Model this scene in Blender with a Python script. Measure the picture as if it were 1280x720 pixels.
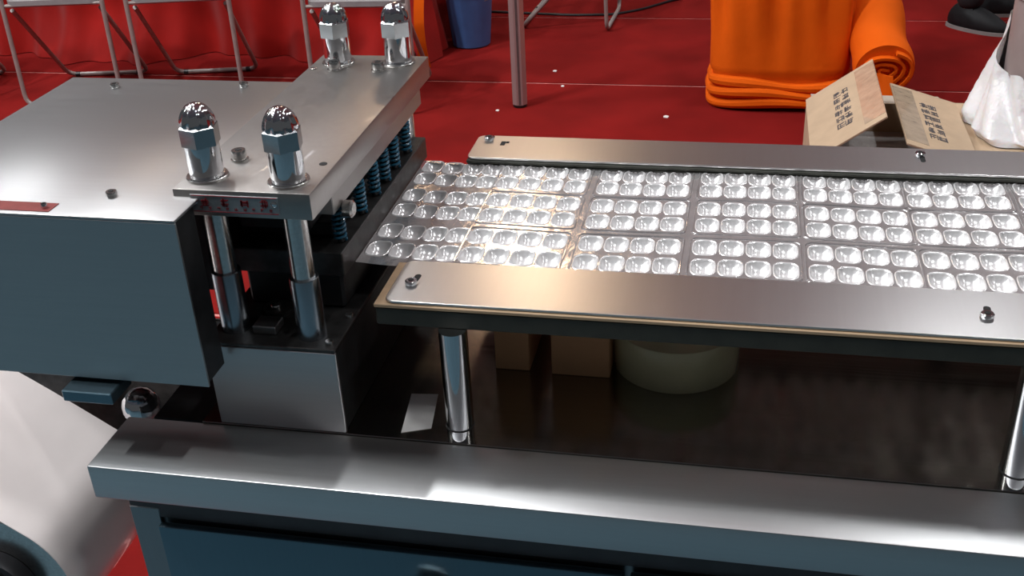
import bpy, bmesh, math, random
from mathutils import Vector, Matrix
random.seed(7)
for o in list(bpy.data.objects): bpy.data.objects.remove(o)
scn = bpy.context.scene
COL = scn.collection
R = math.radians
ZB = 0.8                                   # height of the bench top above the carpet

# ------------------------------------------------------------------ camera
cam = bpy.data.cameras.new('camera'); camo = bpy.data.objects.new('camera', cam); COL.objects.link(camo)
pi_, ya_, ro_ = R(28.9405), R(-12.8592), R(-2.9924)
fwd = Vector((math.sin(ya_)*math.cos(pi_), math.cos(ya_)*math.cos(pi_), -math.sin(pi_)))
rt0 = Vector((math.cos(ya_), -math.sin(ya_), 0)); up0 = rt0.cross(fwd)
rt = rt0*math.cos(ro_) + up0*math.sin(ro_); up = up0*math.cos(ro_) - rt0*math.sin(ro_)
m = Matrix((rt, up, -fwd)).transposed().to_4x4(); m.translation = (0, -.8076, ZB+.7)
camo.matrix_world = m
cam.sensor_width = 36; cam.lens = 1387.5/1280*36; cam.clip_start = .02; cam.clip_end = 100
scn.camera = camo

# ------------------------------------------------------------------ world and exposure
w = bpy.data.worlds.new('hall_air'); scn.world = w; w.use_nodes = True
bg = w.node_tree.nodes['Background']; bg.inputs[0].default_value = (.93, .96, 1, 1); bg.inputs[1].default_value = .13
scn.view_settings.view_transform = 'Standard'; scn.view_settings.look = 'None'
scn.view_settings.exposure = -0.88; scn.view_settings.gamma = 1; scn.view_settings.use_curve_mapping = False

# ------------------------------------------------------------------ materials
MATS = {}
def mat(name, col, rough=.5, metal=0, noise=None, bump=None, coat=0, coatr=.05, spec=.5, emit=None, trans=0, aniso=0, sheen=0, alpha=1, stretch=(1,1,1), sss=0):
    """principled + optional colour mottling noise=(scale, amount) and bump=(scale, strength, distance)"""
    if name in MATS: return MATS[name]
    m = bpy.data.materials.new(name); m.use_nodes = True; MATS[name] = m
    nt = m.node_tree; b = nt.nodes['Principled BSDF']
    b.inputs['Base Color'].default_value = (*col, 1); b.inputs['Roughness'].default_value = rough
    b.inputs['Metallic'].default_value = metal; b.inputs['Coat Weight'].default_value = coat
    b.inputs['Coat Roughness'].default_value = coatr*.5; b.inputs['Specular IOR Level'].default_value = spec
    b.inputs['Transmission Weight'].default_value = trans; b.inputs['Anisotropic'].default_value = aniso
    b.inputs['Sheen Weight'].default_value = sheen; b.inputs['Alpha'].default_value = alpha
    b.inputs['Subsurface Weight'].default_value = sss
    if emit: b.inputs['Emission Color'].default_value = (*emit[0], 1); b.inputs['Emission Strength'].default_value = emit[1]
    tc = nt.nodes.new('ShaderNodeTexCoord'); mp = nt.nodes.new('ShaderNodeMapping'); mp.inputs['Scale'].default_value = stretch
    nt.links.new(tc.outputs['Object'], mp.inputs['Vector'])
    if noise:
        n = nt.nodes.new('ShaderNodeTexNoise'); n.inputs['Scale'].default_value = noise[0]; n.inputs['Detail'].default_value = 5
        nt.links.new(mp.outputs[0], n.inputs['Vector'])
        rp = nt.nodes.new('ShaderNodeValToRGB')
        a = noise[1]
        rp.color_ramp.elements[0].position = .3; rp.color_ramp.elements[1].position = .7
        rp.color_ramp.elements[0].color = (*[c*(1-a) for c in col], 1); rp.color_ramp.elements[1].color = (*[min(1, c*(1+a)) for c in col], 1)
        nt.links.new(n.outputs['Fac'], rp.inputs[0]); nt.links.new(rp.outputs[0], b.inputs['Base Color'])
    if bump:
        n = nt.nodes.new('ShaderNodeTexNoise'); n.inputs['Scale'].default_value = bump[0]; n.inputs['Detail'].default_value = 4
        nt.links.new(mp.outputs[0], n.inputs['Vector'])
        bp = nt.nodes.new('ShaderNodeBump'); bp.inputs['Strength'].default_value = bump[1]; bp.inputs['Distance'].default_value = bump[2]
        nt.links.new(n.outputs['Fac'], bp.inputs['Height']); nt.links.new(bp.outputs[0], b.inputs['Normal'])
    return m
def brushed(name, col, rough, stretch, coat=.25, var=.025, bumpd=.000012, rvar=.05):
    """brushed stainless: fine grain stretched along one axis in colour, roughness and relief"""
    m = mat(name, col, rough, 1, noise=None, coat=coat, coatr=.04, stretch=stretch)
    nt = m.node_tree; b = nt.nodes['Principled BSDF']; mp = [n for n in nt.nodes if n.type == 'MAPPING'][0]
    n = nt.nodes.new('ShaderNodeTexNoise'); n.inputs['Scale'].default_value = 1; n.inputs['Detail'].default_value = 6
    nt.links.new(mp.outputs[0], n.inputs['Vector'])
    r = nt.nodes.new('ShaderNodeMapRange'); r.inputs[1].default_value = .3; r.inputs[2].default_value = .7
    r.inputs[3].default_value = rough-rvar/2; r.inputs[4].default_value = rough+rvar/2
    nt.links.new(n.outputs['Fac'], r.inputs[0]); nt.links.new(r.outputs[0], b.inputs['Roughness'])
    rp = nt.nodes.new('ShaderNodeValToRGB'); rp.color_ramp.elements[0].position = .3; rp.color_ramp.elements[1].position = .7
    rp.color_ramp.elements[0].color = (*[c*(1-var) for c in col], 1); rp.color_ramp.elements[1].color = (*[min(1, c*(1+var)) for c in col], 1)
    nt.links.new(n.outputs['Fac'], rp.inputs[0]); nt.links.new(rp.outputs[0], b.inputs['Base Color'])
    bp = nt.nodes.new('ShaderNodeBump'); bp.inputs['Strength'].default_value = .4; bp.inputs['Distance'].default_value = bumpd
    nt.links.new(n.outputs['Fac'], bp.inputs['Height']); nt.links.new(bp.outputs[0], b.inputs['Normal'])
    return m
STEEL = brushed('brushed_steel_long', (.62, .62, .62), .36, (6, 500, 300), coat=.6, var=.02, rvar=.03, bumpd=.000004)
SHEET = brushed('sheet_steel', (.50, .50, .50), .34, (10, 300, 300), coat=.0, var=.02, rvar=.03, bumpd=.000003)
PLATE = brushed('ground_plate_steel', (.38, .36, .345), .40, (160, 160, 160), coat=.05, var=.04)
RAIL = brushed('rail_steel', (.70, .695, .69), .28, (120, 4, 120), coat=.05, var=.012, rvar=.012, bumpd=.0000005)
CHROME = mat('chrome', (.72, .73, .75), .09, 1, bump=(60, .1, .0004))
BOLT = mat('bolt_steel', (.66, .65, .63), .22, 1, noise=(300, .15))
DARKST = brushed('bench_sheet', (.30, .285, .26), .17, (5, 260, 200), coat=.2, bumpd=.00003)
BLACK = mat('black_oxide', (.02, .02, .021), .45, .3, noise=(60, .4), bump=(200, .2, .0005))
DARKIRON = mat('dark_die_steel', (.075, .072, .07), .38, .8, noise=(60, .3), bump=(120, .2, .0004))
BLUESP = mat('blue_enamel', (.012, .10, .17), .35, 0, noise=(80, .15), coat=.3)
HOLE = mat('slot_black', (.006, .006, .006), .8, 0, noise=(100, .2))
REDP = mat('red_plate_paint', (.23, .045, .04), .4, .2, noise=(90, .15))
NAME = mat('nameplate_aluminium', (.33, .35, .36), .4, .6, noise=(150, .1))
REDINK = mat('red_ink', (.26, .025, .03), .5, 0, noise=(200, .1))
TANLIP = mat('tan_lip_reflection', (.52, .36, .22), .5, 0, noise=(90, .1), stretch=(.1, 1, 1))  # tan reflection in the plate's bent lip, put in as flat colour
GREENBAR = mat('dark_olive_bar', (.035, .037, .028), .5, .1, noise=(50, .2))
FILM = mat('blister_film', (.66, .635, .63), .15, .72, noise=(25, .14), bump=(38, .3, .0025), coat=.5, coatr=.04)
CAV = mat('blister_cavity', (.86, .845, .84), .24, .42, noise=(120, .06), bump=(160, .25, .001), coat=.6, coatr=.05)
WEB = mat('white_film', (.95, .86, .83), .16, 0, noise=(9, .03), coat=.6, coatr=.06)
TAPE = mat('yellow_clear_tape', (.70, .66, .42), .2, 0, noise=(20, .1), coat=.5, trans=.25)
CARD = mat('cardboard', (.50, .36, .235), .75, 0, noise=(14, .09), bump=(90, .15, .001))
CARD2 = mat('orange_brown_cardboard', (.60, .33, .17), .75, 0, noise=(14, .09))
CARDIN = mat('cardboard_inside', (.42, .36, .29), .8, 0, noise=(14, .08))
PRINT = mat('dark_print', (.09, .08, .085), .7, 0, noise=(60, .2))
PACKT = mat('clear_packing_tape', (.52, .40, .28), .12, 0, noise=(30, .15), bump=(50, .6, .004), coat=1)
CARPET = mat('red_carpet', (.185, .008, .007), .9, 0, noise=(3.2, .22), bump=(420, .35, .003), spec=.08)
SEAM = mat('carpet_seam', (.6, .22, .2), .6, 0, noise=(40, .25))
AISLE = mat('teal_aisle_floor', (.052, .095, .12), .6, 0, noise=(3, .12), spec=.2)
REDCL = mat('red_drape', (.26, .004, .002), .75, 0, noise=(5, .18), bump=(30, .2, .004), spec=.15, sheen=.1)
ORANGE = mat('orange_cloth', (.78, .115, .004), .8, 0, noise=(4, .10), bump=(30, .25, .006), spec=.1)
TUBE = mat('grey_chair_tube', (.36, .31, .29), .4, .3, noise=(30, .1))
SEATM = mat('grey_seat', (.27, .27, .27), .5, 0, noise=(30, .08))
ALU = mat('anodised_aluminium', (.44, .34, .33), .4, .5, noise=(40, .06), stretch=(1, 1, .05))
GROOVE = mat('aluminium_groove', (.15, .12, .12), .5, .5, noise=(40, .1))
BLUEB = mat('blue_plastic', (.05, .12, .30), .4, 0, noise=(10, .12))
BLKPL = mat('black_plastic', (.012, .012, .014), .4, 0, noise=(20, .3))
PAPER = mat('white_paper', (.8, .78, .75), .7, 0, noise=(40, .05))
BAGM = mat('white_plastic_bag', (.80, .77, .77), .35, 0, noise=(12, .06), bump=(16, .5, .02), sss=.2)
DRUM = mat('grey_drum', (.30, .235, .225), .45, 0, noise=(10, .08))
TEAL = brushed('cabinet_panel_steel', (.16, .25, .30), .36, (200, 200, 6), coat=.1)
FRAME = brushed('cabinet_frame_steel', (.33, .34, .35), .38, (200, 200, 8), coat=.05)
CEIL = mat('hall_ceiling', (.70, .76, .80), .8, 0, noise=(.6, .2))
WALLM = mat('hall_wall', (.62, .64, .66), .8, 0, noise=(.5, .08))
LAMPC = mat('lamp_cool', (.8, .8, .8), .5, 0, noise=(5, .02), emit=((.96, .98, 1), 45))
LAMPW = mat('lamp_warm', (.8, .7, .5), .5, 0, noise=(5, .02), emit=((1, .62, .30), 40))
SKIN = mat('skin', (.55, .33, .24), .5, 0, noise=(20, .05))
TROU = mat('black_trousers', (.012, .012, .014), .8, 0, noise=(20, .3))
SHIRT = mat('grey_shirt', (.2, .21, .23), .8, 0, noise=(20, .1))
HAIR = mat('dark_hair', (.015, .012, .01), .6, 0, noise=(60, .3))
RUBBER = mat('grey_sole', (.24, .22, .21), .6, 0, noise=(30, .1))

# ------------------------------------------------------------------ helpers
ORG = {}
def org(p): return ORG.get(p.name, Vector((0, 0, 0))) if p else Vector((0, 0, 0))
def tag(o, label, cat, group=None):
    o['label'] = label; o['category'] = cat
    if group: o['group'] = group
    return o
def thing(name, label, cat, loc=(0, 0, 0), group=None):
    o = bpy.data.objects.new(name, None); COL.objects.link(o); o.location = loc; ORG[o.name] = Vector(loc)
    o.empty_display_size = .05
    return tag(o, label, cat, group)
def obj(name, bm, mt, parent=None, smooth=True, angle=35):
    """one mesh object from a bmesh given in world coordinates"""
    o_ = org(parent)
    if o_.length: bmesh.ops.translate(bm, verts=bm.verts, vec=-o_)
    bmesh.ops.recalc_face_normals(bm, faces=bm.faces)
    me = bpy.data.meshes.new(name); bm.to_mesh(me); bm.free()
    me.materials.append(mt)
    if smooth:
        me.polygons.foreach_set('use_smooth', [True]*len(me.polygons)); me.set_sharp_from_angle(angle=R(angle))
    o = bpy.data.objects.new(name, me); COL.objects.link(o)
    if parent: o.parent = parent; ORG[o.name] = o_
    return o
def inst(name, me, parent, loc, rot=(0, 0, 0)):
    o = bpy.data.objects.new(name, me); COL.objects.link(o); o.parent = parent
    o.location = Vector(loc) - org(parent); o.rotation_euler = rot
    return o
def struct(o): o['kind'] = 'structure'; return o
def NB(): return bmesh.new()
def box(bm, x0, x1, y0, y1, z0, z1, bev=0, seg=1, M=None):
    vs = [bm.verts.new(p) for p in ((x0,y0,z0),(x1,y0,z0),(x1,y1,z0),(x0,y1,z0),(x0,y0,z1),(x1,y0,z1),(x1,y1,z1),(x0,y1,z1))]
    fs = [bm.faces.new([vs[i] for i in f]) for f in ((0,3,2,1),(4,5,6,7),(0,1,5,4),(1,2,6,5),(2,3,7,6),(3,0,4,7))]
    if bev:
        es = list({e for f in fs for e in f.edges})
        r = bmesh.ops.bevel(bm, geom=es, offset=bev, segments=seg, affect='EDGES', profile=.5)
        vs = list({v for v in vs if v.is_valid} | set(r['verts']))
    if M: bmesh.ops.transform(bm, matrix=M, verts=vs)
    return bm
def lathe(bm, prof, n=24, c=(0, 0, 0), axis='z', cap=True, rfun=None):
    """prof = [(radius, height)...]"""
    rings = []
    for k, (r, h) in enumerate(prof):
        ring = []
        for i in range(n):
            a = 2*math.pi*i/n; rr = r*(rfun(a, k) if rfun else 1)
            x, y = rr*math.cos(a), rr*math.sin(a)
            p = (x, y, h) if axis == 'z' else ((x, h, y) if axis == 'y' else (h, x, y))
            ring.append(bm.verts.new((p[0]+c[0], p[1]+c[1], p[2]+c[2])))
        rings.append(ring)
    for a, b in zip(rings, rings[1:]):
        for i in range(n): bm.faces.new((a[i], a[(i+1) % n], b[(i+1) % n], b[i]))
    if cap:
        bm.faces.new(rings[0][::-1]); bm.faces.new(rings[-1])
    return bm
def tube(bm, pts, r, n=10, closed=False):
    pts = [Vector(p) for p in pts]; rings = []; N = len(pts)
    t0 = None; nrm = None
    for i, p in enumerate(pts):
        a = pts[i-1] if (i or closed) else p; b = pts[(i+1) % N] if (i < N-1 or closed) else p
        t = (b-a).normalized()
        if nrm is None:
            nrm = t.orthogonal().normalized()
        else:
            nrm = (nrm - t*nrm.dot(t)).normalized()
        bn = t.cross(nrm); rr = r[i] if isinstance(r, (list, tuple)) else r
        rings.append([bm.verts.new(p + (nrm*math.cos(2*math.pi*k/n) + bn*math.sin(2*math.pi*k/n))*rr) for k in range(n)])
    for a, b in (list(zip(rings, rings[1:])) + ([(rings[-1], rings[0])] if closed else [])):
        for k in range(n): bm.faces.new((a[k], a[(k+1) % n], b[(k+1) % n], b[k]))
    if not closed: bm.faces.new(rings[0][::-1]); bm.faces.new(rings[-1])
    return bm
def fillet(pts, rad, n=5):
    """round the corners of a polyline"""
    pts = [Vector(p) for p in pts]; out = [pts[0]]
    for a, b, c in zip(pts, pts[1:], pts[2:]):
        u, v = (a-b).normalized(), (c-b).normalized(); p0, p1 = b+u*rad, b+v*rad
        for i in range(n+1):
            t = i/n; out.append(p0*(1-t)**2 + b*2*t*(1-t) + p1*t*t)
    return out + [pts[-1]]
def rrect(w, d, r, n=5):
    out = []
    for cx, cy, a0 in ((w-r, d-r, 0), (-w+r, d-r, 90), (-w+r, -d+r, 180), (w-r, -d+r, 270)):
        for i in range(n+1):
            a = R(a0+90*i/n); out.append((cx+r*math.cos(a), cy+r*math.sin(a)))
    return out
def prism(bm, poly, z0, z1, M=None):
    a = [bm.verts.new((x, y, z0)) for x, y in poly]; b = [bm.verts.new((x, y, z1)) for x, y in poly]
    n = len(poly); bm.faces.new(a[::-1]); bm.faces.new(b)
    for i in range(n): bm.faces.new((a[i], a[(i+1) % n], b[(i+1) % n], b[i]))
    if M: bmesh.ops.transform(bm, matrix=M, verts=a+b)
    return bm
def sheet(bm, fn, nu, nv, th=0):
    """grid surface fn(u, v); thickness th along the normal"""
    g = [[bm.verts.new(fn(i/nu, j/nv)) for j in range(nv+1)] for i in range(nu+1)]
    fs = [bm.faces.new((g[i][j], g[i+1][j], g[i+1][j+1], g[i][j+1])) for i in range(nu) for j in range(nv)]
    if th:
        bm.normal_update()
        bmesh.ops.solidify(bm, geom=fs, thickness=th)
    return bm
def hexbolt(parent, x, y, z, r=.008, h=.008, sock=True, name='bolt'):
    b = obj(name, lathe(NB(), [(r*.96, 0), (r, h*.12), (r, h*.82), (r*.9, h)], 18, (x, y, z)), BOLT, parent)
    if sock: obj('hex_socket', lathe(NB(), [(r*.5, 0), (r*.5, .0004)], 6, (x, y, z+h)), HOLE, b)
    return b
def glyph(bm, M, s, rnd, n=6):
    """a square character made of short strokes in the xy plane of M"""
    for k in range(n):
        t = s*.09
        if rnd.random() < .55:
            x0, x1 = -s*rnd.uniform(.25, .45), s*rnd.uniform(.25, .45); y = s*rnd.uniform(-.45, .45)
            box(bm, x0, x1, y-t/2, y+t/2, 0, .0006, M=M)
        else:
            y0, y1 = -s*rnd.uniform(.2, .45), s*rnd.uniform(.2, .45); x = s*rnd.uniform(-.4, .4)
            box(bm, x-t/2, x+t/2, y0, y1, 0, .0006, M=M)
Z = lambda v: v + ZB

# ------------------------------------------------------------------ the hall
bm = NB(); box(bm, -14, 14, -.05, 15, -.06, -.004); floor = struct(obj('floor', bm, SEAM, smooth=False))
ye = [-.05] + [.6+.995*i for i in range(15)]
for y0, y1 in zip(ye, ye[1:]):
    obj('carpet_strip', box(NB(), -14, 14, y0+.008, y1-.008, -.004, 0, .0015), CARPET, floor)
struct(obj('floor_aisle', box(NB(), -14, 14, -9, -.055, -.06, -.001), AISLE, smooth=False))
ceiling = struct(obj('ceiling', box(NB(), -14, 14, -9, 15, 6.2, 6.4), CEIL, smooth=False))
struct(obj('wall_back', box(NB(), -14, 14, 15, 15.2, 0, 6.2), WALLM, smooth=False))
lampspots = [(x, y, 0) for x in (-10.9, -6.7, -2.5, 1.7, 5.9) for y in (-.95, 2.65, 6.25) if not (x == -2.5 and y > 6)] + [(-2.84, 6.62, 0), (-4.6, -.4, 0), (-4.6, 2.2, 0), (-3.0, .7, 0)] + [(5.9, 9.85, 0), (-1.45, 6.0, 1), (-3.9, 6.2, 1), (-2.25, 10.2, 1)]
for i, (x, y, warm) in enumerate(lampspots):                # tube lamps, warm spots and added film-brightening lamps under the hall ceiling
    lw, ll = (.05, .16) if warm else (.07, .27)
    if y > 10: lw, ll = .35, .35
    h = obj('lamp_housing', box(NB(), x-lw-.03, x+lw+.03, y-ll-.03, y+ll+.03, 6.11, 6.2, .01), WALLM, ceiling, False)
    obj('diffuser', box(NB(), x-lw, x+lw, y-ll, y+ll, 6.09, 6.11), LAMPW if warm else LAMPC, h, False)
    l = bpy.data.lights.new('lamp_glow', 'AREA'); l.shape = 'RECTANGLE'; l.size = lw*2; l.size_y = ll*2
    l.energy = (45 if y > 10 else 12) if warm else (16 if x == -2.84 else 460 if (x == -4.6 and y < 0) else 140 if x == -4.6 else 230 if x == -3.0 else 88); l.color = (1, .85, .70) if warm else (.95, .98, 1)  # the three strongest lamps are added to brighten the white film
    lo = bpy.data.objects.new('lamp_glow', l); COL.objects.link(lo); lo.parent = h; lo.location = (x, y, 6.07)

# ------------------------------------------------------------------ machine bench
XR = .95
bench = thing('machine_bench', 'brushed steel machine bench with wide front ledge and blue-grey cabinet below', 'bench', (0, .3, 0))
obj('front_ledge', box(NB(), -.648, XR, 0, .0899, Z(-.042), Z(0), .0022, 2), STEEL, bench)
obj('table_top', box(NB(), -.56, XR, .0905, .66, Z(-.02), Z(.0008), .0006), DARKST, bench)
body = obj('cabinet_body', box(NB(), -.632, XR-.02, .034, .64, .07, Z(-.0425), .002), FRAME, bench)
for lx in (-.632, XR-.055):
    obj('cabinet_post', box(NB(), lx, lx+.035, .029, .034, .07, Z(-.075), .001), FRAME, bench)
obj('upper_rail', box(NB(), -.632, XR-.02, .030, .034, Z(-.088), Z(-.043), .001), mat('rail_red_reflection', (.10, .085, .085), .4, .6, noise=(30, .1)), bench)  # frame piece; the red floor's reflection is put into its colour
for k, (xa, xb) in enumerate(((-.597, -.09), (-.084, .42), (.426, XR-.06))):
    d = obj('cabinet_door', box(NB(), xa, xb, .020, .0295, .11, Z(-.0925), .0018, 2), TEAL, bench)
    cx = -.2937 if k == 0 else (xa+xb)/2
    obj('knob', lathe(NB(), [(.006, 0), (.006, -.012), (.018, -.014), (.020, -.018), (.019, -.024), (.010, -.027)], 28, (cx, .02, Z(-.135)), 'y'), BOLT, d)
for lx, ly in ((-.58, .1), (XR-.08, .1), (-.58, .56), (XR-.08, .56)):
    obj('foot', lathe(NB(), [(.03, 0), (.032, .012), (.014, .02), (.014, .075)], 18, (lx, ly, 0)), BLACK, bench)

obj('underbody_shade_block', box(NB(), -.625, -.561, .098, .285, Z(-.042), Z(-.006), .002), BLACK, bench)  # added black block for the bench's shade and the dark machine body
obj_l = obj('paper_label', prism(NB(), [(-.345, .172), (-.315, .175), (-.306, .112), (-.336, .10)], Z(.0008), Z(.0014)), PAPER)
tag(obj_l, 'small pale paper sheet lying on the dark bench top beside the post', 'paper')

# tape roll under the rails
tp = thing('tape_roll', 'big roll of clear yellowish tape lying flat on the bench under the rails', 'tape roll', (-.06, .281, Z(.0008)))
c = (-.06, .281, Z(.0008))
obj('tape_winding', lathe(NB(), [(.040, .002), (.0705, .0), (.0715, .002), (.0715, .050), (.0705, .052), (.040, .052), (.040, .002)], 56, c, cap=False), TAPE, tp)
obj('core', lathe(NB(), [(.034, 0), (.0395, 0), (.0395, .051), (.034, .051), (.034, 0)], 40, c, cap=False), CARDIN, tp)
# solid cartons standing in for brown reflections under the rails
for k, (x0, x1, y0, y1, h) in enumerate(((-.262, -.222, .235, .42, .10), (-.196, -.130, .232, .40, .09))):
    cb = thing('carton_reflection', ('narrow brown carton standing for a reflection nearest the chrome rail post' if k == 0 else 'brown carton standing for a reflection beside the tape roll'), 'carton', ((x0+x1)/2, (y0+y1)/2, Z(.0008)), 'brown carton reflections under the rails')
    obj('carton_body', box(NB(), x0, x1, y0, y1, Z(.0008), Z(h), .001), CARD2, cb, False)
    obj('top_flap', box(NB(), x0, (x0+x1)/2-.0008, y0, y1, Z(h), Z(h+.0015)), CARD, cb, False)
    obj('top_flap', box(NB(), (x0+x1)/2+.0008, x1, y0, y1, Z(h), Z(h+.0015)), CARD, cb, False)

# ------------------------------------------------------------------ guide rails
def slot(parent, x, y, z, L, wdt, ang=0):
    M = Matrix.Translation((x, y, z)) @ Matrix.Rotation(R(ang), 4, 'Z')
    obj('slot', prism(NB(), rrect(wdt/2, L/2, wdt/2*.98, 4), 0, .0005, M), HOLE, parent)
def screw(parent, x, y, z, r=.0062):
    s = obj('screw', lathe(NB(), [(r*.9, 0), (r, .0012), (r, .0042), (r*.86, .005)], 18, (x, y, z)), CHROME, parent)
    obj('hex_socket', lathe(NB(), [(r*.5, 0), (r*.5, .0004)], 6, (x, y, z+.005)), HOLE, s)
def guide_rail(name, label, x0, y0, y1, post_y, gap=.010, under=TANLIP):
    t = thing(name, label, 'guide rail', ((x0+XR)/2, (y0+y1)/2, Z(0)))
    zt = Z(.1577); w2, d2 = (XR-x0-gap)/2, (y1-y0)/2
    pl = obj('cover_plate', prism(NB(), [(x+x0+gap+w2, y+(y0+y1)/2) for x, y in rrect(w2, d2, .010, 5)], zt-.003, zt), RAIL, t, angle=30)
    bv = pl.modifiers.new('bevel', 'BEVEL'); bv.width = .0009; bv.segments = 2; bv.limit_method = 'ANGLE'
    obj('plate_lip_strip', box(NB(), x0, XR, y0-.0022, y1+.001, zt-.0075, zt-.0034, .0008), under, t)  # on the near rail a solid strip replaces the lip's tan reflection
    obj('support_bar', box(NB(), x0+.001, XR, y0-.001, y1, Z(.1296), zt-.0076, .0015), GREENBAR, t)
    for px in (-.2718, .274, .82):
        p = obj('post', lathe(NB(), [(.0145, 0), (.0145, .1294)], 28, (px, post_y, Z(.0009))), CHROME, t)
        obj('base_ring', lathe(NB(), [(.0152, .0135), (.0152, .0150)], 28, (px, post_y, Z(0))), HOLE, p)
    return t, zt
t, zt = guide_rail('guide_rail', 'near brushed steel guide rail on chrome posts along the blister web', -.352, .1083, .1961, .1066)
for x in (-.322, .2335, .70):
    slot(t, x+.001, .1535, zt, .024, .0066, -4); lathe_b = None
    screw(t, x-.001, .1450, zt)
t, zt = guide_rail('guide_rail', 'far brushed steel guide rail behind the blister web, next to the red carpet', -.346, .4829, .5612, .528, 0, GREENBAR)
screw(t, -.3293, .545, zt); slot(t, -.3275, .5515, zt, .016, .007, 0)
obj('slot', box(NB(), -.311, -.305, .527, .540, zt, zt+.0005), HOLE, t, False)
obj('slot', box(NB(), -.3045, -.3005, .535, .540, zt, zt+.0005), HOLE, t, False)
screw(t, .2165, .5365, zt); slot(t, .2185, .528, zt, .022, .006, 0)  # the dark slot shape here stands for the screw's shadow

# ------------------------------------------------------------------ blister web
ZW = Z(.1475)
web = thing('blister_web', 'shiny formed plastic blister web with rows of pyramid pockets between the rails', 'blister sheet', (.15, .34, ZW))
def webz(x):  # the web rises a little from the die plate and ripples
    return .0012*math.sin(x*19+1) + (.004*max(0, (-.33-x)/.07)**2)
PN = 28
def pocket_ring(sc, k=0, flute=0):
    out = []
    for i in range(PN):
        a = 2*math.pi*i/PN; c_, s_ = math.cos(a), math.sin(a); e = 3.6 if k < 4 else 2.4
        r = 1/((abs(c_)**e+abs(s_)**e)**(1/e)); r *= 1+flute*math.cos(14*a)
        out.append((c_*r*sc*.0122, s_*r*sc*.0168))
    return out
def cavity_mesh():
    """a fluted cup pressed down into the film, with a slightly raised rim"""
    bm = NB(); rings = []
    for k, (sc, h, fl) in enumerate(((1.12, 0, 0), (1.06, .0008, 0), (1.0, .0007, .0), (.95, -.0012, .03), (.84, -.0050, .05), (.60, -.0086, .07), (.30, -.0106, .07))):
        rings.append([bm.verts.new((x, y, h)) for x, y in pocket_ring(sc, k, fl)])
    for a, b in zip(rings, rings[1:]):
        for i in range(PN): bm.faces.new((a[i], a[(i+1) % PN], b[(i+1) % PN], b[i]))
    top = bm.verts.new((0, 0, -.0112))
    for i in range(PN): bm.faces.new((rings[-1][i], rings[-1][(i+1) % PN], top))
    bmesh.ops.recalc_face_normals(bm, faces=bm.faces)
    me = bpy.data.meshes.new('pocket'); bm.to_mesh(me); bm.free(); me.materials.append(CAV)
    me.polygons.foreach_set('use_smooth', [True]*len(me.polygons)); return me
cme = cavity_mesh()
GX = [-.3865, -.281, -.156, -.032, .0890, .2055, .327, .448, .569, .690, .811]
rows = [.2335, .2785, .3345, .377, .428, .466]
cols = [gx+k*(.0265 if gi == 0 else .0283) for gi, gx in enumerate(GX) for k in range(4)]
xb = [-.4018]+[(a+b)/2 for a, b in zip(cols, cols[1:])]+[XR]
yb_ = [.1975]+[(a+b)/2 for a, b in zip(rows, rows[1:])]+[.4822]
bm = NB()
for i, x in enumerate(cols):
    for j, y in enumerate(rows):
        hole = [bm.verts.new((x+a, y+b, ZW+webz(x+a))) for a, b in pocket_ring(1.12)]
        es = [bm.edges.new((hole[k], hole[(k+1) % PN])) for k in range(PN)]
        cr = [bm.verts.new((a, b, ZW+webz(a))) for a, b in ((xb[i], yb_[j]), (xb[i+1], yb_[j]), (xb[i+1], yb_[j+1]), (xb[i], yb_[j+1]))]
        es += [bm.edges.new((cr[k], cr[(k+1) % 4])) for k in range(4)]
        bmesh.ops.triangle_fill(bm, edges=es, use_beauty=True, normal=(0, 0, 1))
bmesh.ops.remove_doubles(bm, verts=bm.verts, dist=1e-5)
obj('film_base', bm, FILM, web)
rnd = random.Random(3)
for gi, gx in enumerate(GX):
    pitch = .0265 if gi == 0 else .0283
    for k in range(4):
        for j, y in enumerate(rows):
            x = gx+k*pitch
            inst('pocket', cme, web, (x, y, ZW+webz(x)))
    for j in range(3):                                  # pressed border round each strip of eight pockets
        yc = (rows[2*j]+rows[2*j+1])/2; xc = gx+1.5*pitch
        if gi == 0: continue
        pts = []
        for k, (x, y) in enumerate(rrect(2*pitch+.0015, .0455, .007, 4)):
            pts.append((xc+x+rnd.uniform(-.0008, .0008), yc+y*.985+rnd.uniform(-.0008, .0008), ZW+webz(xc+x)+.0003))
        obj('pressed_border', tube(NB(), pts, .0009, 6, True), FILM, web)

# ------------------------------------------------------------------ heater cover (left box)
hc = thing('heating_station', 'large brushed steel box cover at the left end of the machine', 'machine cover', (-.68, .24, Z(.085)))
x0, x1, y0, y1, z0, z1 = -.8488, -.5102, .0377, .4332, Z(.0853), Z(.2709)
obj('top_sheet', box(NB(), x0, x1, y0, y1, z1-.003, z1, .0012, 2), SHEET, hc)
obj('front_sheet', box(NB(), x0+.0005, x1-.0005, y0+.0002, y0+.0032, z0, z1-.0032, .0004), SHEET, hc)
obj('back_sheet', box(NB(), x0+.0005, x1, y1-.003, y1, z0+.06, z1-.0032), SHEET, hc)
obj('side_sheet', box(NB(), x0, x0+.003, y0+.004, y1-.004, z0, z1-.0032), SHEET, hc)
obj('heater_block', box(NB(), -.82, -.539, .145, .42, Z(.134), z1-.004, .004), BLACK, hc)
obj('carrier_bar', box(NB(), -.84, -.5395, .34, .40, Z(.0855), Z(.1335), .003), BLACK, hc)
for x, y in ((-.5999, .0851), (-.7694, .398), (-.6029, .412)): hexbolt(hc, x, y, z1, .0056, .0055)
obj('inner_side_plate', box(NB(), -.5185, -.5135, .0415, .082, Z(.0855), Z(.266), .001), BLACK, hc)
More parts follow.
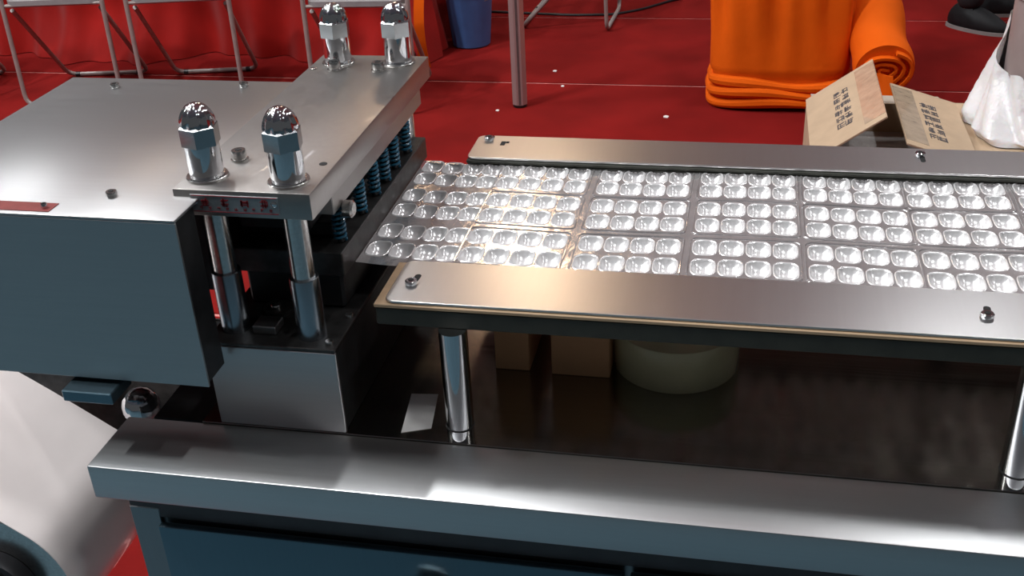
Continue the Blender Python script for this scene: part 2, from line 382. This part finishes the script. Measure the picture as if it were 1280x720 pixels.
obj('underbody_shade_panel', box(NB(), -1.15, -.6335, .306, .312, Z(-.28), Z(-.004), .001), DARKIRON, hc)  # added dark sheet for shaded floor and underbody below the cover
np_ = obj('red_nameplate', box(NB(), -.80, -.6435, .0435, .0625, z1, z1+.0008, .0002), REDP, hc, False)
screw(np_, -.652, .051, z1+.0008, .003)
obj('bottom_bracket', box(NB(), -.668, -.612, .020, .060, Z(.066), Z(.0795), .0012), TEAL, hc)
obj('bottom_bar', box(NB(), -.84, -.56, .050, .075, Z(.077), Z(.0852), .001), TEAL, hc)

# roller nut beside the bench end
kn = thing('roller_nut', 'round chrome cap nut behind the left end of the front ledge', 'cap nut', (-.643, .15, Z(-.3)))
obj('stem', lathe(NB(), [(.012, 0), (.012, .262)], 20, (-.671, .15, Z(-.30))), BOLT, kn)
obj('cap', lathe(NB(), [(.019, 0), (.0215, .004), (.0215, .014), (.019, .022), (.013, .029), (.006, .032), (.001, .0328)], 40, (-.671, .15, Z(-.040)), rfun=lambda a, k: 1+.02*math.cos(12*a)), CHROME, kn)  # flutes shape the radial reflections into a smooth dome
obj('bracket', box(NB(), -.69, -.633, .13, .17, Z(-.31), Z(-.29), .002), FRAME, kn)

# ------------------------------------------------------------------ punch press
pr = thing('punch_press', 'heavy four-post steel press with thick top plate and blue springs', 'press', (-.466, .3, Z(0)))
X0, X1, Y0, Y1, ZT, ZU = -.5376, -.3963, .0908, .5198, Z(.2789), Z(.2513)
top = obj('top_plate', box(NB(), X0, X1, Y0, Y1, ZU, ZT, .0013, 2), PLATE, pr)
npl = obj('nameplate', box(NB(), -.5195, -.4285, Y0-.0012, Y0, Z(.2558), Z(.2745), .0003), NAME, top, False)
bm = NB()
rg = random.Random(11)
for k in range(4):
    M = Matrix.Translation((-.5045+k*.0205, Y0-.0013, Z(.2675))) @ Matrix.Rotation(R(90), 4, 'X')
    glyph(bm, M, .0098, rg, 10)
for k in range(9):
    M = Matrix.Translation((-.509+k*.0090, Y0-.0013, Z(.2605))) @ Matrix.Rotation(R(90), 4, 'X')
    glyph(bm, M, .0036, rg, 5)
for z in (.2567, .2733): box(bm, -.518, -.430, Y0-.0018, Y0-.0012, Z(z), Z(z+.0006))
obj('red_lettering', bm, REDINK, npl, False)
for x in (-.515, -.433):
    obj('rivet', lathe(NB(), [(.0030, 0), (.0030, -.0012), (.0018, -.002)], 14, (x, Y0-.0012, Z(.2675)), 'y'), CHROME, npl)
posts = [(-.5145, .1225), (-.4275, .1185), (-.5045, .4855), (-.4265, .4905)]
for px, py in posts:
    s = obj('guide_post', lathe(NB(), [(.0166, 0), (.0170, .001), (.0170, .036)], 32, (px, py, ZT)), CHROME, pr)
    obj('washer', lathe(NB(), [(.0205, 0), (.0208, .001), (.0208, .0022), (.0202, .003)], 32, (px, py, ZT)), BOLT, s)
    hx = NB(); bmesh.ops.create_cone(hx, cap_ends=True, segments=6, radius1=.0195, radius2=.0195, depth=.020, matrix=Matrix.Translation((px, py, ZT+.0455)) @ Matrix.Rotation(R(12), 4, 'Z'))
    bmesh.ops.bevel(hx, geom=[e for e in hx.edges if all(abs(v.co.z-(ZT+.0555)) < 1e-5 for v in e.verts)], offset=.0018, segments=1, affect='EDGES')
    obj('hex_nut', hx, mat('nut_chrome', (.50, .52, .53), .16, 1, noise=(80, .05)), s, angle=20)
    dm = [(.0165*math.cos(R(a))+.0003, .0215*math.sin(R(a))) for a in (0, 12, 24, 36, 48, 60, 70, 79, 86)]
    obj('dome_cap', lathe(NB(), dm, 48, (px, py, ZT+.0555), rfun=lambda a, k: 1+.05*math.cos(12*a)*(1 if k < 7 else 0)), CHROME, s)  # shallow flutes put streaked lamp reflections into the dome's shape
    # the column under the plate with its lower sleeve
    c_ = obj('column', lathe(NB(), [(.0120, 0), (.0120, .1465)], 28, (px, py, Z(.1049))), BOLT, pr)
    obj('lower_sleeve', lathe(NB(), [(.0152, 0), (.0152, .068), (.0148, .0695)], 28, (px, py, Z(.1052))), mat('sleeve_steel', (.42, .46, .50), .25, 1, noise=(60, .06), stretch=(1, 1, .1)), c_)
for x, y in ((-.4996, .1666), (-.5005, .459), (-.4437, .459)):
    obj('washer', lathe(NB(), [(.0092, 0), (.0092, .0018)], 20, (x, y, ZT)), BOLT, pr)
    hexbolt(pr, x, y, ZT+.0018, .0078, .0095, True, 'cap_bolt')
obj('dowel', lathe(NB(), [(.0045, 0), (.0045, .001), (.004, .0013)], 16, (-.5295, .461, ZT)), BOLT, pr)
obj('threaded_hole', lathe(NB(), [(.0042, 0), (.0042, .0004)], 16, (-.409, .1642, ZT)), HOLE, pr)
# upper die plate
obj('upper_die_plate', box(NB(), -.525, -.4052, .165, .5, Z(.2218), ZU-.0002, .001), PLATE, pr)
obj('die_shoe', box(NB(), -.52, -.44, .18, .49, Z(.195), Z(.2223), .002), BLACK, pr)
obj('side_roller', lathe(NB(), [(.007, 0), (.0095, .002), (.0095, .010), (.007, .012)], 20, (-.4045, .19, Z(.218)), 'x'), BOLT, pr)
obj('punch_unit', box(NB(), -.53, -.4225, .2, .468, Z(.1785), Z(.1948), .002), BLACK, pr)
# lower die plate with the springs
obj('lower_die_plate', box(NB(), -.525, -.4025, .165, .497, Z(.150), Z(.178), .001), DARKIRON, pr)
obj('die_body', box(NB(), -.52, -.41, .175, .49, Z(.1055), Z(.1498), .003), BLACK, pr)
for y in (.192, .262, .312, .352, .392, .442):
    pts = []; turns = 7; z0_, z1_ = Z(.179), Z(.2215)
    for i in range(turns*12+1):
        a = 2*math.pi*i/12; pts.append((-.4125+.0062*math.cos(a), y+.0062*math.sin(a), z0_+.0018+(z1_-z0_-.0036)*i/(turns*12)))
    sp = obj('spring', tube(NB(), pts, .0016, 7), BLUESP, pr)
    obj('spring_rod', lathe(NB(), [(.0038, 0), (.0038, z1_-z0_)], 14, (-.4125, y, z0_)), BLACK, sp)
# base
obj('base_block', box(NB(), -.5365, -.395, .0965, .52, Z(.001), Z(.1005), .001), BLACK, pr)
obj('base_front_plate', box(NB(), -.5376, -.3940, .0915, .0963, Z(.001), Z(.1002), .0008), SHEET, pr)
obj('base_top_plate', box(NB(), -.5376, -.3940, .0915, .52, Z(.1006), Z(.105), .0008), DARKIRON, pr)
obj('stop_block', box(NB(), -.4915, -.4655, .112, .135, Z(.1051), Z(.1145), .001), SHEET, pr)
for x, y in ((-.5325, .099), (-.4035, .103), (-.4005, .158)): hexbolt(pr, x, y, Z(.105), .0042, .004, False, 'corner_screw')
obj('ring_flange', lathe(NB(), [(.0175, 0), (.0175, .004), (.013, .006), (.006, .006)], 28, (-.4825, .165, Z(.105))), DARKIRON, pr)
hexbolt(pr, -.4825, .157, Z(.111), .0055, .005, True, 'flange_bolt')
obj('cross_brace', box(NB(), -.515, -.42, .2, .23, Z(.1055), Z(.135), .002), DARKIRON, pr)

# ------------------------------------------------------------------ white film over its roller
cxr, czr, rr = -.853, Z(-.240), .100
ya, yb = .05, .262
a45 = R(60)
pf = []
sx, sz = cxr+rr*math.cos(a45), czr+rr*math.sin(a45)
for i in range(13):
    d = .34*(1-i/12); pf.append((sx-math.sin(a45)*d*1.0, sz+math.cos(a45)*d+.010*math.sin(math.pi*i/12)))
for i in range(1, 20):
    a = a45-R(150)*i/19; pf.append((cxr+rr*math.cos(a), czr+rr*math.sin(a)))
lx, lz = pf[-1]; a = a45-R(150)
for i in range(1, 9): pf.append((lx+math.sin(a)*.04*i, lz-math.cos(a)*.04*i))
def ff(u, v):
    f = u*(len(pf)-1); i = min(int(f), len(pf)-2); t = f-i
    return (pf[i][0]*(1-t)+pf[i+1][0]*t, ya+v*(yb-ya), pf[i][1]*(1-t)+pf[i+1][1]*t)
bm = NB(); sheet(bm, ff, len(pf)-1, 6, .0012)
tag(obj('film_strip', bm, WEB), 'wide glossy white plastic film running over a roller at the left end', 'plastic film')
rl = thing('film_roller', 'dark roller with a black ring end carrying the white film', 'roller', (cxr, .17, czr-rr))
obj('drum', lathe(NB(), [(rr-.003, ya+.004), (rr-.003, yb-.004)], 48, (cxr, 0, czr), 'y'), BOLT, rl)
rk = .050
obj('end_ring', lathe(NB(), [(rk-.014, ya-.012), (rk-.008, ya-.018), (rk-.002, ya-.016), (rk, ya-.010), (rk, ya+.0035), (rk-.014, ya+.0035), (rk-.014, ya-.012)], 48, (cxr, 0, czr), 'y', cap=False), BLKPL, rl)
obj('hub', lathe(NB(), [(.012, ya-.035), (.016, ya-.03), (.016, ya+.003)], 24, (cxr, 0, czr), 'y'), BOLT, rl)
for k in range(3):
    a = R(140+120*k)
    obj('spoke', tube(NB(), [(cxr+.012*math.cos(a), ya-.008, czr+.012*math.sin(a)), (cxr+(rk-.008)*math.cos(a), ya-.008, czr+(rk-.008)*math.sin(a))], .007, 8), BLKPL, rl)
obj('axle_arm', box(NB(), cxr-.02, -.637, yb-.003, yb+.015, czr-.018, czr+.018, .002), FRAME, rl)

# ------------------------------------------------------------------ red skirted table behind the chairs
tb = thing('skirted_table', 'long table behind the chairs hidden by a red cloth skirt', 'table', (-2.7, 4.2, 0))
obj('table_board', box(NB(), -4.3, -1.42, 3.92, 4.55, .72, .75, .004), SEATM, tb)
def skirt(u, v):
    # runs round the left end, the front and the right end
    L = [(-4.33, 4.57), (-4.33, 3.9), (-1.40, 3.9), (-1.40, 4.57)]
    seg = [.67, 2.93, .67]; d = u*sum(seg); k = 0
    while k < 2 and d > seg[k]: d -= seg[k]; k += 1
    t = d/seg[k]; x = L[k][0]*(1-t)+L[k+1][0]*t; y = L[k][1]*(1-t)+L[k+1][1]*t
    nx, ny = ((-1, 0), (0, -1), (1, 0))[k]
    fall = 1-v
    off = .012+fall*(.035*math.sin(u*61)+.022*math.sin(u*143+1.3)+.018*math.sin(u*27+.5))
    off += .16*max(0, 1-fall*0-v*3.2)**1.6*(.55+.45*math.sin(x*4.4+2.2))*(1 if k == 1 else .2)
    off += .010*math.sin(v*9+u*37)
    return (x+nx*off, y+ny*off, .752*v+.004)
bm = NB(); sheet(bm, skirt, 260, 22, .003)
obj('cloth_skirt', bm, REDCL, tb)
obj('cloth_top', box(NB(), -4.33, -1.40, 3.9, 4.57, .7505, .7535, .001), REDCL, tb)
for x, y in ((-4.2, 4.0), (-1.55, 4.0), (-4.2, 4.48), (-1.55, 4.48)): obj('leg', tube(NB(), [(x, y, 0), (x, y, .72)], .018, 10), TUBE, tb)

# ------------------------------------------------------------------ folding chairs
def make_chair():
    t = thing('folding_chair', '', 'chair', (0, 0, 0), 'grey folding chairs by the red cloth')
    hw = .204; r = .0095
    f = [(-hw, .05, .86), (-hw, .0, .46), (-hw, -.012, 0.0115), (hw, -.012, .0115), (hw, .0, .46), (hw, .05, .86)]
    obj('front_frame', tube(NB(), fillet(f, .05), r, 10), TUBE, t)
    g = [(-hw+.022, .03, .40), (-hw+.022, .40, .0115), (hw-.022, .40, .0115), (hw-.022, .03, .40)]
    obj('rear_frame', tube(NB(), fillet(g, .05), r, 10), TUBE, t)
    s = obj('seat', prism(NB(), [(x, y+.185) for x, y in rrect(hw-.012, .19, .04, 5)], .424, .444), SEATM, t)
    obj('seat_bar', tube(NB(), [(-hw, .004, .424), (hw, .004, .424)], .007, 8), TUBE, s)
    def bk(u, v): return (-hw+2*hw*u, .048-.03*math.sin(math.pi*u)*-1+.0*v, .66+.2*v)
    b = NB(); sheet(b, bk, 10, 3, .008); obj('backrest', b, SEATM, t)
    for sx in (-1, 1):
        obj('foot_cap', tube(NB(), [(sx*(hw-.075), .40, .0115), (sx*(hw-.055), .40, .0115)], .0113, 10), BLKPL, t)
    return t
ch0 = make_chair(); used = [False]
def chair(x, y, rz, label):
    if not used[0]: used[0] = True; r = ch0
    else:
        r = ch0.copy(); COL.objects.link(r)
        for ch in ch0.children:
            c = ch.copy(); COL.objects.link(c); c.parent = r
            for g in ch.children:
                d = g.copy(); COL.objects.link(d); d.parent = c
    r.location = (x, y, 0); r.rotation_euler = (0, 0, R(rz)); r['label'] = label
chair(-2.735, 3.17, 10, 'grey tube folding chair behind the far left corner of the steel box')
chair(-2.225, 3.24, 12, 'grey tube folding chair in the middle of the row facing the red skirt')
chair(-1.462, 3.18, 4, 'grey tube folding chair seen behind the rear cap nuts of the press')
chair(-3.42, 3.12, 9, 'grey tube folding chair cut by the left edge of the picture')
chair(-.655, 4.53, 88, 'grey tube folding chair turned sideways beyond the aluminium post')

# aluminium booth post
ap = thing('booth_post', 'upright grooved aluminium booth post standing on the red carpet', 'post', (-.866, 3.30, 0))
oc = [(.031*math.cos(R(-78+22.5+45*k)), .031*math.sin(R(-78+22.5+45*k))) for k in range(8)]
obj('profile', prism(NB(), [(x-.866, y+3.30) for x, y in oc], .012, 2.5), ALU, ap, False)
for k in range(4):
    a = R(-78+90*k); M = Matrix.Translation((-.866, 3.30, 0)) @ Matrix.Rotation(a, 4, 'Z')
    obj('groove', box(NB(), .0284, .0290, -.0045, .0045, .014, 2.498, M=M), GROOVE, ap, False)
obj('foot_cap', lathe(NB(), [(.026, 0), (.028, .004), (.028, .0118)], 20, (-.866, 3.30, 0)), BLACK, ap)

# blue bucket with a dark bag in it
bk = thing('blue_bucket', 'small blue plastic bucket on the carpet at the end of the red skirt', 'bucket', (-1.255, 4.115, 0))
c = (-1.255, 4.115, 0)
obj('pail', lathe(NB(), [(.082, .0), (.088, .006), (.108, .235), (.112, .238), (.112, .248), (.105, .248), (.085, .012), (.02, .010)], 36, c, cap=True), BLUEB, bk)
obj('handle', tube(NB(), [(c[0]-.112*math.cos(R(a)), c[1]-.10*math.sin(R(a))*.9, .236-.03*math.sin(R(a))) for a in range(0, 181, 15)], .004, 8), RUBBER, bk)
bm = NB(); bmesh.ops.create_icosphere(bm, subdivisions=3, radius=1)
for v in bm.verts:
    n = .9+.18*math.sin(v.co.x*7+2)*math.sin(v.co.y*6)+.1*math.sin(v.co.z*9)
    v.co = Vector((c[0]+v.co.x*.10*n, c[1]+v.co.y*.10*n, .285+v.co.z*.06*n))
tag(obj('dark_bag', bm, BLKPL), 'crumpled black plastic bag stuffed in the top of the blue bucket', 'bag')
# orange strip hanging at the skirt corner
def rib(u, v): return (-1.372+.045*(v-.5)+.012*math.sin(u*6), 3.755+.03*math.sin(u*5+1)-.06*u*0, .74-.735*u)
bm = NB(); sheet(bm, rib, 24, 4, .002)
tag(obj('orange_ribbon', bm, ORANGE), 'narrow orange cloth strip hanging down beside the blue bucket', 'ribbon')
bm = NB(); bmesh.ops.create_icosphere(bm, subdivisions=3, radius=1)
for v in bm.verts:
    v.co = Vector((-1.47+v.co.x*.055, 3.74+v.co.y*.05, max(0, .045+v.co.z*.055*(1+.3*v.co.x))))
tag(obj('dark_pouch', bm, BLKPL), 'small black pouch on the carpet under the end of the red skirt', 'pouch')
# cable
pts = [(-1.35, 4.66, .006), (-1.02, 4.62, .006), (-.85, 4.60, .006), (-.65, 4.62, .006), (-.52, 4.72, .006), (-.38, 4.90, .006), (-.1, 5.1, .006), (.4, 5.3, .006)]
tag(obj('floor_cable', tube(NB(), fillet(pts, .06), .006, 8), BLKPL), 'thin black cable lying across the red carpet behind the post', 'cable')
# scraps
for k, (x, y, s, lab) in enumerate(((-.80, 3.74, .013, 'tiny white paper scrap on the carpet right of the post, beyond the seam'), (-.735, 3.545, .010, 'tiny white scrap on the carpet near the seam, right of the post'), (-.945, 3.24, .010, 'tiny white scrap on the carpet just left of the post foot'), (-.285, 3.22, .015, 'pale paper scrap on the carpet left of the orange cloth'), (-.085, 3.56, .014, 'small pale scrap touching the left side of the orange cloth bundle'))):
    tag(obj('paper_scrap', prism(NB(), [(x+s*a, y+s*b*1.1) for a, b in ((-.6, -.5), (.5, -.7), (.7, .3), (-.1, .8), (-.7, .2))], .0002, .003), PAPER, smooth=False), lab, 'scrap', 'paper scraps on the carpet')

# ------------------------------------------------------------------ orange cloth bundle and roll
oc = thing('orange_bundle', 'large bundle draped in orange cloth with folded hem on the red carpet', 'cloth bundle', (.125, 3.46, 0))
bm = NB(); nA, nZ = 120, 46; rings = []
for j in range(nZ+1):
    v = j/nZ; z = .004+v*.95
    ring = []
    for i in range(nA):
        a = 2*math.pi*i/nA; c_, s_ = math.cos(a), math.sin(a); e = 4
        r = 1/((abs(c_)**e+abs(s_)**e)**(1/e))
        wx, wy = .262, .160
        k = 1 - .06*v
        if v < .05: k *= .86+.14*math.sqrt(max(0, 1-(1-v/.05)**2))
        fold = 0
        if z < .14: fold = -.012
        fold += .012*math.sin(a*9+1)*min(1, max(0, (z-.15)/.3)) + .010*math.sin(a*17+z*5)*min(1, max(0, (z-.12)/.3))
        if v > .93: k *= math.sqrt(max(.02, 1-((v-.93)/.07)**2*.97))
        ring.append(bm.verts.new((.125+c_*(r*wx*k+fold), 3.46+s_*(r*wy*k+fold), z)))
    rings.append(ring)
for a, b in zip(rings, rings[1:]):
    for i in range(nA): bm.faces.new((a[i], a[(i+1) % nA], b[(i+1) % nA], b[i]))
bm.faces.new(rings[0][::-1]); bm.faces.new(rings[-1])
obj('drape', bm, ORANGE, oc, angle=60)
# hem: three soft folds lying round the foot
for k, (z, g) in enumerate(((.028, -.006), (.066, -.003), (.102, -.008))):
    pts = []
    for i in range(80):
        a = 2*math.pi*i/80; c_, s_ = math.cos(a), math.sin(a); r = 1/((abs(c_)**4+abs(s_)**4)**.25)
        pts.append((.125+c_*(r*.262+g-.006), 3.46+s_*(r*.160+g-.006), z+.010*math.sin(a*3+k)))
    obj('hem_fold', tube(NB(), pts, [.021+.004*math.sin(i*.35+k) for i in range(80)], 10, True), ORANGE, oc)
ro = thing('orange_roll', 'thick rolled orange cloth leaning against the right side of the bundle', 'cloth roll', (.50, 3.2, 0))
pth = [Vector(p) for p in ((.485, 3.195, .205), (.480, 3.28, .225), (.462, 3.38, .275), (.455, 3.49, .36), (.39, 3.69, .47), (.28, 3.75, .55), (.16, 3.80, .58))]
pp = []
for k in range(len(pth)-1):
    for i in range(4): pp.append(pth[k].lerp(pth[k+1], i/4))
pp.append(pth[-1])
for _ in range(3): pp = [pp[0]]+[(a+b*2+c)/4 for a, b, c in zip(pp, pp[1:], pp[2:])]+[pp[-1]]
obj('outer_wrap', tube(NB(), pp, [.102+.004*math.sin(k*.8) for k in range(len(pp))], 40), ORANGE, ro, angle=60)
ax = (pp[0]-pp[1]).normalized(); q = ax.to_track_quat('Z', 'Y').to_matrix().to_4x4(); q.translation = pp[0]
bm = NB()   # the spiral of layers at the open end
def spi(u, v):
    a = u*2*math.pi*3.2; r = .012+.086*u+.004*math.sin(a*3)
    return (r*math.cos(a), r*math.sin(a)*.9, -.01+.035*v-.012*(1-u))
sheet(bm, spi, 150, 4, .010); bmesh.ops.transform(bm, matrix=q, verts=bm.verts)
obj('rolled_layers', bm, ORANGE, ro, angle=60)
def tail(u, v): return (.42+.09*v+.02*u, 3.165-.02*u+.02*math.sin(v*5), .20-.195*u)
bm = NB(); sheet(bm, tail, 10, 6, .006); obj('loose_end', bm, ORANGE, ro)

# ------------------------------------------------------------------ open carton behind the rails
ct = thing('open_carton', 'open brown cardboard carton with raised printed flaps behind the far rail', 'carton', (.38, 2.13, 0))
cx0, cx1, cy0, cy1, ch, th = .178, .583, 1.90, 2.36, .38, .005
obj('front_wall', box(NB(), cx0, cx1, cy0, cy0+th, .004, ch), CARD, ct, False)
obj('back_wall', box(NB(), cx0, cx1, cy1-th, cy1, .004, ch), CARD, ct, False)
obj('side_wall', box(NB(), cx0, cx0+th, cy0+th, cy1-th, .004, ch), CARD, ct, False)
obj('side_wall', box(NB(), cx1-th, cx1, cy0+th, cy1-th, .004, ch), CARD, ct, False)
obj('bottom', box(NB(), cx0, cx1, cy0, cy1, 0, .004), CARD, ct, False)
obj('packed_contents', box(NB(), cx0+.008, cx1-.008, cy0+.008, cy1-.008, .005, .30, .01), mat('grey_wrap', (.33, .31, .30), .5, 0, noise=(9, .3), bump=(12, .6, .02)), ct)
def flap(x, wdt, ang, sgn, seed, width_y=(cy0, cy1)):
    M = Matrix.Translation((x, 0, ch)) @ Matrix.Rotation(R(-ang*sgn), 4, 'Y')
    f = obj('printed_flap', box(NB(), 0 if sgn > 0 else -wdt, wdt if sgn > 0 else 0, width_y[0], width_y[1], 0, .005, .0008, M=M), CARD, ct, False)
    rg = random.Random(seed); bm = NB()
    for r_ in range(6):
        for c_ in range(2):
            MM = M @ Matrix.Translation((sgn*(wdt*.50+(c_-.5)*.024), 2.01+r_*.047, .0052)) @ Matrix.Rotation(R(90), 4, 'Z')
            gb = NB(); glyph(gb, Matrix.Diagonal((1.15, .72, 1, 1)), .036, rg, 8)
            bmesh.ops.transform(gb, matrix=MM, verts=gb.verts)
            me = bpy.data.meshes.new('x'); gb.to_mesh(me); gb.free(); bm.from_mesh(me); bpy.data.meshes.remove(me)
    obj('print', bm, PRINT, f, False)
    tx = sgn*(wdt-.03)
    def tp_(u, v): return M @ Vector((tx-.028+.058*u, width_y[0]+.03+(width_y[1]-width_y[0]-.05)*v, .0056))
    bm = NB(); sheet(bm, tp_, 4, 30, .0006); obj('packing_tape', bm, PACKT, f)
flap(cx0, .212, 36, 1, 5)
flap(cx1, .190, 17, -1, 9)
M = Matrix.Translation((0, cy1, ch)) @ Matrix.Rotation(R(-12), 4, 'X')
obj('rear_flap', box(NB(), cx0+.02, cx1-.02, 0, .17, -.005, 0, M=M), CARDIN, ct, False)

# second carton with the white bag on it
c2 = thing('closed_carton', 'brown cardboard carton under the white plastic bag at the right edge', 'carton', (.83, 2.2, 0))
obj('carton_body', box(NB(), .60, 1.02, 1.93, 2.46, 0, .345, .002), CARD, c2, False)
obj('lid_flap', box(NB(), .601, .809, 1.931, 2.459, .3455, .350), CARD, c2, False)
obj('lid_flap', box(NB(), .811, 1.019, 1.931, 2.459, .3455, .350), CARD, c2, False)
dr = thing('plastic_drum', 'grey-brown cylinder standing in the white bag at the right edge', 'drum', (.79, 2.26, .352))
obj('barrel', lathe(NB(), [(.10, 0), (.138, .004), (.140, .36), (.138, .365)], 48, (.82, 2.28, .352)), DRUM, dr)
obj('lid', lathe(NB(), [(.146, .358), (.148, .362), (.148, .392), (.14, .398), (.02, .40)], 48, (.82, 2.28, .352)), PAPER, dr)
bm = NB(); nA, nZ = 96, 30; rings = []
for j in range(nZ+1):
    v = j/nZ; ring = []
    for i in range(nA):
        a = 2*math.pi*i/nA
        edge = .165 - .16*max(0, math.sin(-a-.35))**1.2 + .035*math.sin(a*5+1)          # slumps at the front
        z = .0015+v*max(.10, edge+.10)
        r = .150+.075*(1-v)**1.4*(1+.35*math.sin(-a)) + .014*math.sin(a*7+v*5)*(1-v*.4)+.008*math.sin(a*13+v*11)
        if v < .10: r -= .02*(1-v/.10)
        ring.append(bm.verts.new((0.82+r*math.cos(a), 2.28+r*math.sin(a)*.95, .352+z)))
    rings.append(ring)
for a, b in zip(rings, rings[1:]):
    for i in range(nA): bm.faces.new((a[i], a[(i+1) % nA], b[(i+1) % nA], b[i]))
tag(obj('plastic_bag', bm, BAGM, angle=60), 'crumpled white plastic bag slumped round the drum at the right edge', 'bag')

# ------------------------------------------------------------------ person: only a shoe and trouser hem come into the picture
ps = thing('person', 'person in black trousers and black shoes standing on the far carpet', 'person', (1.02, 4.52, 0))
def skinbody(name, vs, es, rad, mt, parent, root=0):
    me = bpy.data.meshes.new(name); me.from_pydata([Vector(v)-org(parent) for v in vs], es, []); me.materials.append(mt)
    o = bpy.data.objects.new(name, me); COL.objects.link(o); o.parent = parent
    sk = o.modifiers.new('skin', 'SKIN'); sk.use_smooth_shade = True
    for i, r in enumerate(rad): me.skin_vertices[0].data[i].radius = (r, r) if not isinstance(r, tuple) else r
    me.skin_vertices[0].data[root].use_root = True
    ss = o.modifiers.new('sub', 'SUBSURF'); ss.levels = 1; ss.render_levels = 2
    return o
px, py = 1.02, 4.56
vs = [(px, py, .93), (px, py, 1.12), (px, py, 1.36), (px, py, 1.46), (px, py-.01, 1.56), (px, py-.02, 1.68),
      (px-.02, py-.10, .86), (px-.03, py-.10, .48), (px-.055, py-.10, .075), (px+.02, py+.10, .86), (px+.08, py+.12, .48), (px+.08, py+.13, .10),
      (px, py-.19, 1.36), (px-.02, py-.24, 1.10), (px+.08, py-.25, .88), (px, py+.19, 1.36), (px-.02, py+.24, 1.10), (px+.08, py+.25, .88)]
es = [(0,1),(1,2),(2,3),(3,4),(4,5),(0,6),(6,7),(7,8),(0,9),(9,10),(10,11),(2,12),(12,13),(13,14),(2,15),(15,16),(16,17)]
rad = [.14, .13, .14, .055, .08, .085, .085, .07, .066, .085, .07, .066, .06, .042, .032, .06, .042, .032]
skinbody('body', vs, es, [r*(1 if k in (3, 4, 5, 14, 17) else .84) for k, r in enumerate(rad)], SKIN, ps)
leg = [0, 6, 7, 8, 9, 10, 11]
skinbody('trousers', [vs[k] for k in leg], [(0,1),(1,2),(2,3),(0,4),(4,5),(5,6)], [rad[k]*1.06 for k in leg], TROU, ps)
tor = [0, 1, 2, 12, 13, 15, 16]
skinbody('shirt', [vs[k] for k in tor], [(0,1),(1,2),(2,3),(3,4),(2,5),(5,6)], [rad[k]*1.08 for k in tor], SHIRT, ps)
bm = NB(); bmesh.ops.create_icosphere(bm, subdivisions=3, radius=.112, matrix=Matrix.Translation((px-.012, py-.015, 1.655)))
bmesh.ops.bisect_plane(bm, geom=bm.verts[:]+bm.edges[:]+bm.faces[:], plane_co=(px, py, 1.64), plane_no=(.55, 0, -1), clear_outer=True)
obj('hair', bm, HAIR, ps)
for sy, sx, rz in ((-.10, -.055, -36), (.13, .08, 8)):
    bm = NB(); bmesh.ops.create_uvsphere(bm, u_segments=28, v_segments=16, radius=1)
    M = Matrix.Translation((px+sx, py+sy, 0)) @ Matrix.Rotation(R(rz), 4, 'Z')
    for v in bm.verts:
        x, y, z = v.co
        hz = .075-.030*max(0, x)**1.0 + (.03 if x < -.2 else 0)
        v.co = M @ Vector((.055+x*.145, y*.052*(1+.12*x), max(.012, .012+(z+.25)*hz)))
    s = obj('shoe', bm, mat('black_shoe_leather', (.007, .007, .008), .6, 0, noise=(30, .3), spec=.25), ps, angle=60)
    bm = NB(); prism(bm, [(.055+.150*math.cos(R(a)), .054*(1+.12*math.cos(R(a)))*math.sin(R(a))) for a in range(0, 360, 12)], .0, .016, M)
    obj('sole', bm, RUBBER, s)
